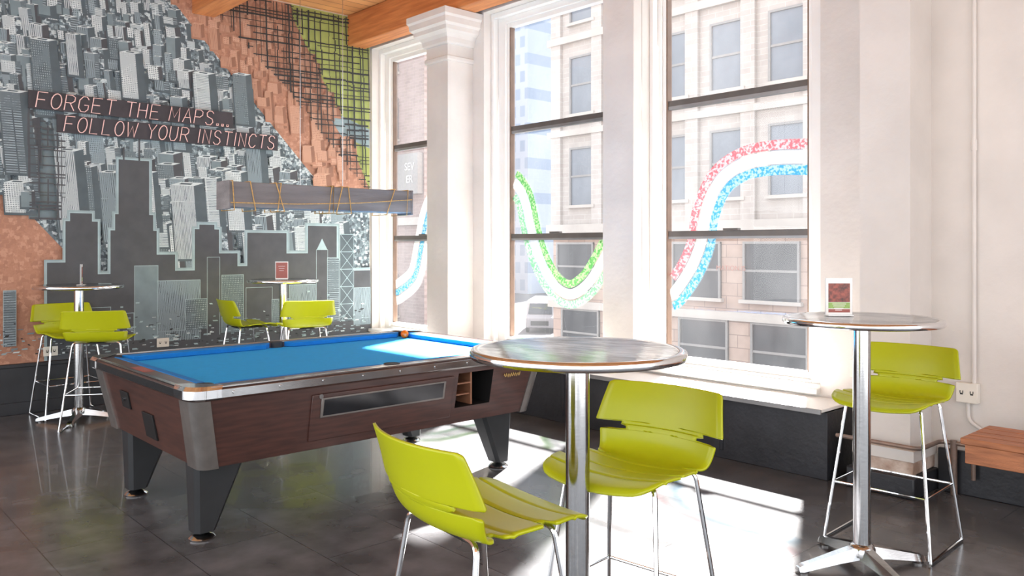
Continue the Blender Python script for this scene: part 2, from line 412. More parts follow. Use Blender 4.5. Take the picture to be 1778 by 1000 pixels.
PR = [('p_pale_grid', (216,223,223), (84,98,104), .018, .017, .0038), ('p_pale_rows', (210,219,220), (92,106,112), .30, .015, .0036),
      ('p_pale_cols', (208,216,218), (78,90,96), .014, .60, .0030), ('p_mid_grid', (156,172,178), (70,82,88), .015, .018, .0034),
      ('p_mid_cols', (148,164,170), (66,76,82), .016, .60, .004), ('p_dark_grid', (80,92,98), (170,186,190), .016, .020, .0052),
      ('p_dark_rows', (76,86,92), (160,176,182), .25, .020, .006), ('p_cop_grid', (200,158,134), (148,106,86), .017, .018, .0036),
      ('p_cop_cols', (192,148,124), (144,104,84), .015, .60, .0036)]
for k, pr in enumerate(PR):
    MID[pr[0]] = len(mm); mm.append(printmat('mural_'+pr[0][2:], *pr[1:]))
def grainmat(name, cols, scale):
    m = bpy.data.materials.new(name); m.use_nodes = True
    nt = m.node_tree; bs = nt.nodes['Principled BSDF']; bs.inputs['Roughness'].default_value = 0.65
    tc = nt.nodes.new('ShaderNodeTexCoord'); vo = nt.nodes.new('ShaderNodeTexVoronoi'); vo.inputs['Scale'].default_value = scale
    vo.distance = 'CHEBYCHEV'
    nt.links.new(tc.outputs['Object'], vo.inputs['Vector'])
    n = nt.nodes.new('ShaderNodeTexNoise'); n.inputs['Scale'].default_value = scale*1.5; n.inputs['Detail'].default_value = 8
    nt.links.new(tc.outputs['Object'], n.inputs['Vector'])
    ad = nt.nodes.new('ShaderNodeMath'); ad.operation = 'MULTIPLY'
    sc = nt.nodes.new('ShaderNodeSeparateColor'); nt.links.new(vo.outputs['Color'], sc.inputs[0])
    nt.links.new(sc.outputs[0], ad.inputs[0]); nt.links.new(n.outputs['Fac'], ad.inputs[1])
    r = nt.nodes.new('ShaderNodeValToRGB'); r.color_ramp.interpolation = 'CONSTANT'
    els = r.color_ramp.elements; els[0].position = 0; els[0].color = (*lin(cols[0]), 1); els[1].position = 0.16; els[1].color = (*lin(cols[1]), 1)
    for k, c in enumerate(cols[2:]):
        e_ = els.new(0.16+0.12*(k+1)); e_.color = (*lin(c), 1)
    nt.links.new(ad.outputs[0], r.inputs['Fac']); nt.links.new(r.outputs['Color'], bs.inputs['Base Color'])
    return m
MID['grain_city'] = len(mm); mm.append(grainmat('mural_city_grain', [(80,90,96), (106,120,126), (138,153,158), (192,203,205)], 34))
MID['grain_copper'] = len(mm); mm.append(grainmat('mural_copper_grain', [(166,119,97), (174,126,102), (178,130,106), (190,144,120)], 30))
mb = MB()
def q(pts, z, c):
    mb.face([(MX+z, y, zz) for y, zz in pts], MID[c])
def rect(y0, y1, z0, z1, off, c, lean=0.0):
    q([(y0, z0), (y1, z0), (y1+lean*(z1-z0), z1), (y0+lean*(z1-z0), z1)], off, c)
def inside(p, poly):
    x, y = p; r = False; n = len(poly); j = n-1
    for i in range(n):
        xi, yi = poly[i]; xj, yj = poly[j]
        if (yi > y) != (yj > y) and x < (xj-xi)*(y-yi)/(yj-yi)+xi: r = not r
        j = i
    return r
YL = -2.4
rect(YL, 4.94, 0.415, 3.87, 0.002, 'grain_city')
P_or = [mp(*p) for p in [(262,-110),(505,-110),(510,35),(590,200),(643,330),(643,350),(575,345)]]
P_gr = [mp(*p) for p in [(505,-110),(510,35),(590,200),(643,330),(643,-80)]]
P_lo = [mp(*p) for p in [(0,318),(122,445),(108,462),(285,598)]]+[(YL,0.415),(YL,2.4)]
P_lo[3] = (2.83, 0.415)
def cl(P): return [(min(max(y,YL),4.94), min(max(z,0.415),3.87)) for y, z in P]
P_or, P_gr, P_lo = cl(P_or), cl(P_gr), cl(P_lo)
q(P_or, 0.0028, 'grain_copper'); q(P_gr, 0.0028, 'olive_green'); q(P_lo, 0.0028, 'grain_copper')
D = [mp(*p) for p in [(560,185),(643,225),(643,258),(592,235)]]; q(cl(D), 0.0032, 'teal_light')
P_map2 = [mp(*p) for p in [(48,185),(112,245),(108,380),(50,380)]]
q(P_map2, 0.003, 'teal')
off = 0.0034
STEP = 0.000012
def tower(y, w, ztop, h, lean, face, side, roof=True, sfrac=0.45, shade='teal_dark', top='pale'):
    """little printed high-rise: lit front, shaded side, pale roof with plant boxes"""
    global off
    off += STEP
    zb0 = ztop-h; dy = lean*h; sw = w*sfrac; rise = sw*0.35
    rect(y-0.010, y+w+sw+0.010, zb0-0.02, ztop-h*0.25, off, shade, lean)
    off += STEP
    rect(y, y+w, zb0, ztop, off, face, lean)
    q([(y+w, zb0), (y+w+sw, zb0+rise), (y+w+sw+dy, ztop+rise), (y+w+dy, ztop)], off, side)
    if roof:
        off += STEP
        q([(y+dy, ztop), (y+w+dy, ztop), (y+w+sw+dy, ztop+rise), (y+sw+dy, ztop+rise)], off, top)
        off += STEP
        q([(y+dy+sw*.5+w*.15, ztop+rise*.3), (y+w*.7+dy+sw*.4, ztop+rise*.3), (y+w*.7+sw*.6+dy, ztop+rise*.75), (y+w*.2+sw*.6+dy, ztop+rise*.75)], off, shade)
rows = []
z = 3.76
while z > 1.5:
    rows.append(z); z -= 0.088
for z in rows:
    sc = 0.62+(3.8-z)*0.32
    y = -0.8+random.uniform(0, .15)
    while y < 4.6:
        w = random.uniform(0.05, 0.13)*sc; h = random.uniform(0.08, 0.42)*sc
        c = (y+w/2, z-h*0.35)
        zt = z+random.uniform(-.05, .03)
        cop = inside(c, P_or) or inside((y+w*1.4, zt), P_or)
        if cop:
            if inside((y-0.05, zt+0.05), P_or) and inside((y+w*1.6, zt-h), P_or) and random.random() < 0.6:
                tower(y, w, zt, h*0.8, -0.08, random.choice(['p_cop_grid', 'p_cop_cols']), 'copper_dark', h > 0.14, 0.4, 'copper', 'copper_light')
        elif not (inside(c, P_gr) or inside((c[0],c[1]-0.05), P_lo)) and random.random() < 0.82 \
           and z-h > 0.9 and not inside(c, P_map2):
            tower(y, w, zt, h, random.choice([-0.10,-0.07,-0.12,-0.03]), random.choice(['p_pale_grid','p_pale_rows','p_pale_cols','p_pale_grid','p_mid_grid','p_mid_cols','p_dark_grid','teal','grain_city']),
                  random.choice(['teal_dark','charcoal','p_dark_rows','grain_city']), h > 0.11, random.uniform(.3,.7))
        y += w*random.uniform(1.2, 2.1)
BT = [(62,40,70,200,'p_dark_grid'),(118,22,60,130,'p_pale_cols'),(212,34,92,170,'p_pale_grid'),(338,34,128,200,'p_pale_rows'),
      (10,44,160,300,'p_dark_rows'),(300,26,170,260,'p_mid_grid'),(180,34,300,420,'p_mid_cols'),(408,28,130,215,'p_dark_grid'),
      (430,30,245,330,'p_mid_cols'),(140,30,290,380,'p_dark_grid'),(104,44,262,400,'p_pale_cols'),(250,26,300,400,'p_pale_grid'),(304,50,322,450,'p_pale_cols'),(396,34,300,400,'p_pale_grid'),(360,26,310,400,'p_pale_rows')]
for u, wpx, v0, v1, f in BT:
    y0, z1 = mp(u, v0); y1, _ = mp(u+wpx, v0); _, z0 = mp(u, v1)
    tower(y0, (y1-y0)*0.8, z1, z1-z0, -0.08, f, 'teal_dark')
off += 0.0003
def street(poly, off, sp, wd, ang, seg=0.03, prob=0.93, col='ink'):
    ys = [p[0] for p in poly]; zs = [p[1] for p in poly]
    cy, cz = (min(ys)+max(ys))/2, (min(zs)+max(zs))/2; R = max(max(ys)-min(ys), max(zs)-min(zs))*0.75
    for o in range(2):
        a = ang+o*math.pi/2; dx, dz = math.cos(a), math.sin(a); nx, nz = -dz, dx
        k = -R
        while k < R:
            width = wd*random.choice([0.6, 1, 1, 1.5]); s = -R; run = 0; on = True; jit = 0
            while s < R:
                if run <= 0:
                    on = random.random() < prob; run = random.randint(2, 12); jit = random.uniform(-.006, .006)
                run -= 1
                p = (cy+dx*s+nx*k, cz+dz*s+nz*k)
                pm = (p[0]+dx*seg/2, p[1]+dz*seg/2)
                if on and inside(pm, poly) and YL < pm[0] < 4.92 and 0.43 < pm[1] < 3.85:
                    jx, jz = nx*jit, nz*jit; hw = width/2
                    q([(p[0]+jx-nx*hw, p[1]+jz-nz*hw), (p[0]+jx+dx*seg-nx*hw, p[1]+jz+dz*seg-nz*hw),
                       (p[0]+jx+dx*seg+nx*hw, p[1]+jz+dz*seg+nz*hw), (p[0]+jx+nx*hw, p[1]+jz+nz*hw)], off+o*0.0001, col)
                s += seg
            k += sp*random.choice([0.55, 0.8, 1.0, 1.3])
P_orA = [mp(*p) for p in [(300,-110),(505,-110),(510,35),(590,200),(643,330),(643,340),(610,300),(500,160),(400,50)]]
street(cl(P_orA), off, 0.062, 0.011, 0.03); street(P_gr, off, 0.070, 0.013, 0.03)
street(P_map2, off, 0.055, 0.011, 0.0, col='charcoal')
off += 0.0004
# skyline silhouettes
S = [(80,116,456),(112,168,384),(120,158,370),(168,192,476),(190,270,400),(198,264,372),(204,257,277),(270,302,442),(300,338,470),(336,378,398),(344,370,390),
     (378,410,440),(410,430,462),(427,495,404),(495,532,440),(532,582,392),(582,600,452),(600,640,470)]
zb = 0.42
for g, cname in ((5, 'teal_light'), (2, 'glow')):
    for u0, u1, v in S:
        off += STEP
        y0, z1 = mp(u0-g, v-g); y1, _ = mp(u1+g, v-g); rect(y0, min(y1,4.93), zb, z1, off, cname)
    off += 0.0002
for u0, u1, v in S:
    off += STEP
    y0, z1 = mp(u0, v); y1, _ = mp(u1, v); rect(y0, min(y1,4.93), zb, z1, off, 'charcoal')
off += 0.00005
for u, v in [(213,256),(240,236)]:
    y0, z1 = mp(u-1.5, v); y1, _ = mp(u+1.5, v); rect(y0, y1, 1.9, z1, off, 'charcoal')
off += 0.0001
rect(2.6, 4.93, zb, 0.97, off, 'charcoal'); rect(1.9, 2.6, zb, 0.62, off, 'charcoal')
off += 0.0002
F = [(232,272,462),(272,345,488),(358,379,447),(383,420,478),(547,566,434),(566,586,448),(588,611,407),(500,545,495),(425,470,500),(470,500,520),(150,190,535),(5,26,505),(110,150,545),(612,640,500),(195,230,545),(320,357,520)]
for i, (u0, u1, v) in enumerate(F):
    y0, z1 = mp(u0, v); y1, _ = mp(u1, v); zz0 = 0.50+random.uniform(0, .1); off += STEP
    body = ['teal', 'p_mid_cols', 'charcoal', 'p_dark_grid', 'charcoal', 'p_dark_rows'][i % 6] if u0 != 588 else 'teal_dark'
    rect(y0-0.004, y1+0.004, zz0, z1+0.005, off, 'glow'); off += STEP
    rect(y0, y1, zz0, z1, off, body); off += STEP
    if u0 == 588:
        n = 5
        for k in range(n):
            za = zz0+(z1-zz0)*k/n; zb2 = zz0+(z1-zz0)*(k+1)/n
            for (a, c2_) in ((y0, y1), (y1, y0)):
                off += STEP
                q([(a, za), (a+0.006, za), (c2_+0.006, zb2), (c2_, zb2)], off, 'glow')
            rect(y0, y1, zb2-0.003, zb2+0.003, off+0.00002, 'glow')
    elif u0 == 547:
        q([(y0, z1), (y1, z1), ((y0+y1)/2, z1+0.12)], off, 'glow')
for k in range(620):
    y = random.uniform(-0.5, 4.85); z = 0.45+abs(random.gauss(0, 0.15)); w = random.uniform(0.01, 0.05); h = random.uniform(0.004, 0.016)
    off += 0.000002
    rect(y, min(y+w,4.92), z, z+h, off, random.choice(['pale', 'glow', 'teal_light', 'ink', 'teal']), random.uniform(-1, 1))
MURAL_T = off+0.0006
mural = mb.obj('mural', mm, smooth=0)
tag(mural, 'city skyline wall mural in teal, copper and olive with street lines', 'mural')

# ------------------------------------------------------------------ neon sign
G = {
 'F': [[(0,0),(0,1),(.6,1)],[(0,.52),(.48,.52)]], 'O': [[(.32+.32*math.cos(a*math.pi/8), .5+.5*math.sin(a*math.pi/8)) for a in range(17)]],
 'R': [[(0,0),(0,1),(.4,1),(.58,.88),(.58,.64),(.4,.5),(0,.5)],[(.3,.5),(.62,0)]],
 'G': [[(.6,.82),(.45,1),(.2,1),(0,.75),(0,.25),(.2,0),(.45,0),(.62,.18),(.62,.45),(.35,.45)]],
 'E': [[(.6,1),(0,1),(0,0),(.6,0)],[(0,.52),(.48,.52)]], 'T': [[(0,1),(.66,1)],[(.33,1),(.33,0)]],
 'H': [[(0,0),(0,1)],[(.58,0),(.58,1)],[(0,.52),(.58,.52)]], 'M': [[(0,0),(.06,1),(.36,.25),(.68,1),(.74,0)]],
 'A': [[(0,0),(.33,1),(.64,0)],[(.12,.36),(.53,.36)]], 'P': [[(0,0),(0,1),(.4,1),(.58,.86),(.58,.64),(.4,.48),(0,.48)]],
 'S': [[(.56,.84),(.4,1),(.16,1),(.02,.82),(.08,.6),(.5,.42),(.58,.2),(.42,0),(.15,0),(0,.16)]],
 'L': [[(0,1),(0,0),(.55,0)]], 'W': [[(0,1),(.16,0),(.38,.75),(.6,0),(.76,1)]], 'Y': [[(0,1),(.32,.5),(.64,1)],[(.32,.5),(.32,0)]],
 'U': [[(0,1),(0,.25),(.15,0),(.42,0),(.58,.25),(.58,1)]], 'I': [[(.1,0),(.1,1)]], 'N': [[(0,0),(0,1),(.56,0),(.56,1)]],
 'C': [[(.6,.82),(.45,1),(.2,1),(0,.75),(0,.25),(.2,0),(.45,0),(.6,.18)]],
 '.': [[(.03,0),(.17,0),(.17,.14),(.03,.14),(.03,0)]]}
adv = {'M': 1.0, 'W': 1.02, 'I': 0.46, ' ': 0.5, '.': 0.40}
sign = tag(empty('neon_sign', (XW+MURAL_T, 2.7, 2.35)), 'two-line pale pink neon lettering on dark backing strips', 'neon sign')
def neon_line(text, ya, yb, zc, cap):
    tot = sum(adv.get(c, 0.86) for c in text); k = (yb-ya)/tot
    x = ya
    for ch in text:
        if ch in G:
            b = MB()
            for st in G[ch]:
                pts = [(0.040, x+px*k*0.98+py*cap*0.16-2.7, zc-cap/2+py*cap-2.35) for px, py in st]
                b.tube(pts, 0.0042, 6)
            b.obj('neon_letter', M['neon'], sign)
        x += adv.get(ch, 0.86)*k
    b = MB(); b.box(0.016, 0.026, ya-0.05-2.7, yb+0.02-2.7, zc-cap*0.58-2.35, zc+cap*0.58-2.35)
    for j in range(5):
        yy = ya+(yb-ya)*(j+0.5)/5-2.7
        b.box(0.0, 0.016, yy-0.01, yy+0.01, zc-0.01-2.35, zc+0.01-2.35)
    b.obj('backing_strip', M['neonback'], sign)
neon_line('FORGET THE MAPS...', 1.66, 3.33, 2.60, 0.130)
neon_line('FOLLOW YOUR INSTINCTS', 1.87, 3.80, 2.42, 0.130)

# ------------------------------------------------------------------ pool table
PX, PY = -4.31, 2.465
HX, HY = 0.75, 1.105
pt = tag(empty('pool_table', (PX, PY, 0)), 'coin-operated pool table with mahogany sides and bright blue cloth', 'pool table')
def rrect(hx, hy, r, z, n=6):
    out = []
    for (sx, sy, a0) in [(1,1,0),(-1,1,90),(-1,-1,180),(1,-1,270)]:
        for k in range(n+1):
            a = math.radians(a0+90*k/n); out.append((sx*(hx-r)+r*math.cos(a), sy*(hy-r)+r*math.sin(a), z))
    return out
ZC = 0.375
def side_x(z): return HX-0.095+(z-ZC)/(0.70-ZC)*0.065
def side_y(z): return HY-0.090+(z-ZC)/(0.70-ZC)*0.065
b = MB(); b.loft([rrect(side_x(ZC), side_y(ZC), 0.05, ZC), rrect(side_x(0.695), side_y(0.695), 0.05, 0.695)])
cab = b.obj('cabinet', [M['mahog'], M['black']], pt)
RS = 0.045   # fittings sit slightly nearer the coin end
b = MB(); b.box(0.50, 0.90, 0.465-RS, 0.725-RS, 0.465, 0.665)
cut = b.obj('cutter', [M['mahog'], M['black']], pt, smooth=0)
for p in cut.data.polygons: p.material_index = 1
bo = cab.modifiers.new('cut', 'BOOLEAN'); bo.object = cut; bo.operation = 'DIFFERENCE'; bo.solver = 'EXACT'
bpy.context.view_layer.update()
me = bpy.data.meshes.new_from_object(cab.evaluated_get(bpy.context.evaluated_depsgraph_get()))
cab.modifiers.clear(); cab.data = me; bpy.data.objects.remove(cut)
for sx in (1,-1):
    for sy in (1,-1):
        b = MB(); loops = []
        for z in (ZC-0.006, ZC+0.006, 0.70):
            hx, hy = side_x(z)+0.008, side_y(z)+0.008; r = 0.055
            outer = [(sx*hx, sy*(hy-0.085), z), (sx*hx, sy*(hy-r), z)]
            for k in range(1, 8):
                a = math.pi/2*k/8; outer.append((sx*(hx-r+r*math.cos(a)), sy*(hy-r+r*math.sin(a)), z))
            outer += [(sx*(hx-r), sy*hy, z), (sx*(hx-0.15), sy*hy, z)]
            inner = [(sx*(hx-0.15), sy*(hy-0.02), z), (sx*(hx-0.02), sy*(hy-0.085), z)]
            l = outer+inner
            if sx*sy < 0: l = l[::-1]
            loops.append(l)
        b.loft(loops); c = b.obj('corner_casting', M['castgrey'], pt); c['label'] = 'grey cast metal rounded corner'
b = MB()
hole = (HX-0.095, HY-0.095)
ozs = [rrect(HX-0.012, HY-0.012, 0.07, 0.695), rrect(HX, HY, 0.08, 0.705), rrect(HX, HY, 0.08, 0.742), rrect(HX-0.012, HY-0.012, 0.07, 0.756)]
hl = rrect(hole[0], hole[1], 0.01, 0.756); hl2 = rrect(hole[0], hole[1], 0.01, 0.695)
b.loft(ozs+[hl, hl2], closed=True)
b.obj('rail', M['railwood'], pt, smooth=30)
b = MB()
for s in (1,-1):
    b.box(s*HX-0.004, s*HX+0.004, -HY+0.10, HY-0.10, 0.706, 0.744)
    b.box(s*HX-(0.022 if s>0 else -0.0), s*HX+(0.0 if s>0 else 0.022), -HY+0.10, HY-0.10, 0.752, 0.759)
    b.box(-HX+0.10, HX-0.10, s*HY-0.004, s*HY+0.004, 0.706, 0.744)
    b.box(-HX+0.10, HX-0.10, s*HY-(0.022 if s>0 else 0), s*HY+(0 if s>0 else 0.022), 0.752, 0.759)
    for k in range(9):
        y = -HY+0.2+k*(2*HY-0.4)/8
        b.tube([(s*(HX+0.003), y, 0.727), (s*(HX+0.009), y, 0.727)], 0.009, 10)
b.obj('trim_strip', M['alu'], pt, bevel=0.001)['label'] = 'riveted aluminium edge trim'
for sx in (1,-1):
    for sy in (1,-1):
        b = MB(); loops = []
        for z, d in ((0.700,0.0),(0.708,0.008),(0.745,0.008),(0.762,-0.004)):
            hx, hy = HX+d, HY+d; r = 0.085
            l = [(sx*hx, sy*(hy-0.15), z)]
            for k in range(0, 9):
                a = math.pi/2*k/8; l.append((sx*(hx-r+r*math.cos(a)), sy*(hy-r+r*math.sin(a)), z))
            l += [(sx*(hx-0.17), sy*hy, z), (sx*(hx-0.155), sy*(hy-0.05), z), (sx*(hx-0.05), sy*(hy-0.135), z)]
            if sx*sy < 0: l = l[::-1]
            loops.append(l)
        b.loft(loops); c = b.obj('corner_cap', M['chrome'], pt); c['label'] = 'polished chrome rail corner cap'
b = MB(); b.box(-hole[0]-0.003, hole[0]+0.003, -hole[1]-0.003, hole[1]+0.003, 0.70, 0.724)
b.obj('playing_surface', M['blue'], pt)['label'] = 'bright blue felt bed'
def cushion(p0, p1, inward):
    b = MB(); p0 = Vector(p0); p1 = Vector(p1); inn = Vector(inward); d = (p1-p0).normalized()
    c = 0.05
    A = [p0, p1, p1-d*c+inn*0.055, p0+d*c+inn*0.055]
    lo = [(*(p.xy), 0.725) for p in A]; hi = [(*(A[0].xy),0.759),(*(A[1].xy),0.759),(*(A[2].xy),0.752),(*(A[3].xy),0.752)]
    if d.cross(inn).z < 0: lo, hi = lo[::-1], hi[::-1]
    b.loft([lo, hi]); return b.obj('cushion', M['bluec'], pt, bevel=0.004)
hx, hy = hole; g = 0.055
for s in (1,-1):
    cushion((s*hx, -hy+g, 0), (s*hx, -0.05, 0), (-s, 0, 0)); cushion((s*hx, 0.05, 0), (s*hx, hy-g, 0), (-s, 0, 0))
    cushion((-hx+g, s*hy, 0), (hx-g, s*hy, 0), (0, -s, 0))
for (x, y) in [(hx,0),(-hx,0),(hx,hy),(-hx,hy),(hx,-hy),(-hx,-hy)]:
    b = MB(); cx, cy = x*(1.02 if y == 0 else 0.985), y*0.99
    b.lathe([(0.036,0.70),(0.038,0.7595),(0.042,0.7595),(0.044,0.757),(0.044,0.70)], (cx, cy), 24)
    b.lathe([(0.037,0.725),(0.037,0.7572)], (cx, cy), 24)
    b.obj('pocket', M['pocket'], pt)
for sx in (1,-1):
    for sy in (1,-1):
        L = empty('leg', (0,0,0), parent=pt)
        fx, fy = sx*0.465, sy*0.935
        b = MB()
        def ring(xa, xb, ya, yb, z):
            c = 0.02
            return [(xa+c,ya,z),(xb-c,ya,z),(xb,ya+c,z),(xb,yb-c,z),(xb-c,yb,z),(xa+c,yb,z),(xa,yb-c,z),(xa,ya+c,z)]
        o = sy
        def yr(a, bb): return (min(o*a, o*bb), max(o*a, o*bb))
        b.loft([ring(fx-0.055, fx+0.055, *yr(0.885, 0.985), 0.04), ring(fx-0.07, fx+0.07, *yr(0.74, 0.995), ZC+0.01)])
        b.obj('leg_panel', M['legblack'], L)
        b = MB(); b.lathe([(0.06,0.0),(0.062,0.008),(0.05,0.02),(0.02,0.03),(0.02,0.045)], (fx, fy), 24)
        b.obj('levelling_foot', M['alu'], L)['label'] = 'round metal levelling foot'
def sidepoly(pts, d0, d1, m, name, mats, parent=pt, bev=0.0):
    b = MB()
    lo = [(side_x(z)+d0, y, z) for y, z in pts]; hi = [(side_x(z)+d1, y, z) for y, z in pts]
    b.loft([lo, hi], m); return b.obj(name, mats, parent, bevel=bev)
def sr(y0, y1, z0, z1): return [(y0-RS,z0),(y1-RS,z0),(y1-RS,z1),(y0-RS,z1)]
sidepoly(sr(-0.45, 0.43, 0.42, 0.655), -0.004, 0.010, 0, 'access_panel', M['mahog'], bev=0.003)
sidepoly(sr(-0.40, 0.37, 0.535, 0.635), 0.009, 0.015, 0, 'ball_window_frame', M['castgrey'], bev=0.002)
sidepoly(sr(-0.385, 0.355, 0.545, 0.626), 0.0145, 0.017, 0, 'ball_window', M['darkglass'])
b = MB()
b.box(0.52, 0.64, 0.468-RS, 0.60-RS, 0.525, 0.533); b.box(0.52, 0.65, 0.468-RS, 0.60-RS, 0.590, 0.598); b.box(0.52, 0.65, 0.60-RS, 0.612-RS, 0.467, 0.663)
b.obj('return_shelf', M['shelfwood'], pt, smooth=0)['label'] = 'wooden shelves inside the open ball return'
b = MB()
wv = [(side_x(0.62)+0.010, 0.76+0.13*i/24, 0.617+0.012*math.sin(i*1.9)*(1 if i % 5 else 0.4)) for i in range(25)]
b.tube(wv, 0.0022, 5)
b.obj('maker_script', M['gold'], pt)['label'] = 'small gold script emblem'
b = MB(); b.tube([(side_x(.645)+0.008, -0.45, .645), (side_x(.645)+0.016, -0.45, .645)], 0.012, 12); b.obj('lock', M['alu'], pt)
def endpoly(x0,x1,z0,z1,d0,d1,name,m):
    b = MB(); pts = [(x0,z0),(x1,z0),(x1,z1),(x0,z1)]
    b.loft([[(x, -side_y(z)-d0, z) for x,z in pts], [(x, -side_y(z)-d1, z) for x,z in pts]][::-1])
    return b.obj(name, m, pt, bevel=0.002)
endpoly(-0.30,-0.18,0.53,0.62,0.0,0.010,'coin_slot',M['black'])
endpoly(0.0,0.15,0.42,0.55,0.0,0.010,'coin_box_door',M['black'])
b = MB(); b.tube([(-0.24, -side_y(.58)-0.008, 0.58), (-0.24, -side_y(.58)-0.018, 0.58)], 0.012, 12); b.obj('lock', M['alu'], pt)
b = MB(); b.box(-0.12, 0.08, -HY+0.03, -HY+0.085, 0.7565, 0.758); b.obj('sticker', M['cardred'], pt)['label'] = 'small red sticker on the end rail'

b = MB(); n = 16
b.lathe([(0.0001,0.0)]+[(0.0285*math.sin(math.pi*k/n), 0.0285-0.0285*math.cos(math.pi*k/n)) for k in range(1,n)]+[(0.0001,0.057)], n=24)
o = b.obj('pool_ball', M['orange'], loc=(PX-0.53, PY+0.920, 0.7245), smooth=80)
tag(o, 'glossy orange pool ball on the blue cloth', 'pool ball')

# ------------------------------------------------------------------ pendant lamp over pool table
lamp = tag(empty('pendant_lamp', (-4.32, 2.43, 1.58)), 'long grey timber pendant light wrapped in tan rope', 'pendant lamp')
b = MB(); b.box(-0.075, 0.075, -0.595, 0.595, 0.012, 0.15)
b.box(-0.08, 0.08, -0.602, -0.588, 0, 0.155); b.box(-0.08, 0.08, 0.588, 0.602, 0, 0.155)
b.obj('lamp_housing', M['lampbody'], lamp, bevel=0.004)
b = MB()
for (ya, yb) in [(-0.45,-0.48),(-0.32,-0.30),(-0.28,-0.33),(0.0,0.02),(0.03,0.03),(0.05,0.09),(0.15,0.13),(0.40,0.46),(-0.57,-0.58),(0.55,0.56)]:
    b.tube([(0.083, ya, -0.004), (0.083, yb, 0.154), (-0.083, yb, 0.154), (-0.083, ya, -0.004)], 0.0034, 6, closed=True)
b.tube([(0.084,-0.59,0.035),(0.084,-0.2,0.040),(0.084,0.2,0.060),(0.084,0.59,0.095)], 0.003, 6)
b.obj('rope_wrap', M['rope'], lamp)
for y in (-0.14, 0.14):
    b = MB(); b.tube([(0,y,0.15),(0,y,CEIL-1.58)], 0.002, 5); b.obj('cable', M['alu'], lamp)

# ------------------------------------------------------------------ bar stools
def stool_master():
    root = empty('bar_stool')
    prof = catmull([(.235,.640),(.212,.657),(.13,.668),(.0,.662),(-.10,.658),(-.155,.668),(-.190,.700),(-.210,.76),(-.228,.83),(-.250,.900)], 14)
    S = [0]
    for i in range(1, len(prof)): S.append(S[-1]+(prof[i]-prof[i-1]).length)
    T = S[-1]
    def at(s):
        s = min(max(s, 0), T)
        for i in range(1, len(S)):
            if S[i] >= s:
                k = (s-S[i-1])/max(S[i]-S[i-1], 1e-9); return prof[i-1].lerp(prof[i], k)
        return prof[-1]
    na, nb, nc = 0.19, 0.335, 0.500
    panels = [(0, na, .202, .236, .045, .010), (na, nb, .222, .208, .010, .012), (nb, nc, .196, .228, .018, .006), (nc, T, .250, .220, .006, .014)]
    gap, deep = 0.014, 0.090
    def w(s):
        for j, (a, bb, Wa, Wb, r0, r1) in enumerate(panels):
            if a <= s <= bb:
                k = (s-a)/(bb-a); W = Wa+(Wb-Wa)*k
                aa = a+(gap if j > 0 else 0); be = bb-(gap if j < 3 else 0)
                dd = deep if (j == 3 and s < aa) or (j == 2 and s > be) else 0.050
                if s < aa or s > be: return W-dd
                v = W; d = s-aa
                if d < r0: v = min(v, W-r0+math.sqrt(max(0, r0*r0-(r0-d)**2)))
                d = be-s
                if d < r1: v = min(v, W-r1+math.sqrt(max(0, r1*r1-(r1-d)**2)))
                return v
        return .2
    def surf(s, x):
        p = at(s); t = min(max((s-0.30)/0.16, 0), 1); t = t*t*(3-2*t)
        y = p.x+t*1.0*x*x; z = p.y+(1-t)*0.40*x*x
        y -= (1-t)*(max(0, .12-s)/.12)*0.7*x*x
        if s >= nc: y -= 0.008
        for c in (na, nb-0.04, 0.10):      # moulded ribs across the seat
            z -= (1-t)*0.0045*math.exp(-((s-c)/0.006)**2)
        return (x, y, z)
    def sheet(sa, sb, name):
        n = int((sb-sa)/0.005)
        ss = set([sa+(sb-sa)*i/n for i in range(n+1)])
        for c in (na, nb, nc):
            for v in (-.0141, -.0139, -.0005, .0005, .0139, .0141, .0155, -.0155, .018, -.018, .022, -.022):
                if sa < c+v < sb: ss.add(c+v)
        ss = sorted(ss)
        b = MB(); NU = 18; vs = []
        for s in ss:
            ww = w(s)
            for k in range(NU+1): vs.append(surf(s, ww*(2*k/NU-1)))
        b.v = vs
        for i in range(len(ss)-1):
            for k in range(NU):
                b.f.append((i*(NU+1)+k, i*(NU+1)+k+1, (i+1)*(NU+1)+k+1, (i+1)*(NU+1)+k)); b.m.append(0)
        o = b.obj(name, M['lime'], root, smooth=60)
        md = o.modifiers.new('Solidify', 'SOLIDIFY'); md.thickness = 0.008; md.offset = 0
        return o
    sheet(0, nb, 'seat'); sheet(nb, T, 'backrest')
    r = 0.0078
    for sx in (1,-1):
        for sy in (1,-1):
            b = MB()
            top = (sx*0.165, sy*0.12-0.01, 0.655); bot = (sx*0.235, 0.20 if sy > 0 else -0.22, 0.0078)
            b.tube(fillet([(sx*0.05, sy*0.10-0.01, 0.650), top, bot], 0.03), r, 8); b.obj('leg', M['chrome'], root)
        b = MB(); b.tube([(sx*0.235, 0.20, 0.0078), (sx*0.235, -0.22, 0.0078)], r, 8); b.obj('floor_rail', M['chrome'], root)
    b = MB()
    def lp(sx, sy, z):
        k = (0.655-z)/0.6475
        tx, ty = 0.165, sy*0.12-0.01; bx, by = 0.235, (0.20 if sy > 0 else -0.22)
        return (sx*(tx+(bx-tx)*k), ty+(by-ty)*k, z)
    b.tube([lp(-1,1,.27), lp(1,1,.27), lp(1,-1,.27), lp(-1,-1,.27)], 0.006, 8, closed=True)
    b.obj('footrest', M['chrome'], root)
    b = MB(); b.box(-0.10, 0.10, -0.12, 0.10, 0.640, 0.653); b.obj('mounting_plate', M['black'], root, bevel=0.003)
    return root
def face_rot(dx, dy): return math.atan2(dy, dx)-math.pi/2
st = stool_master()
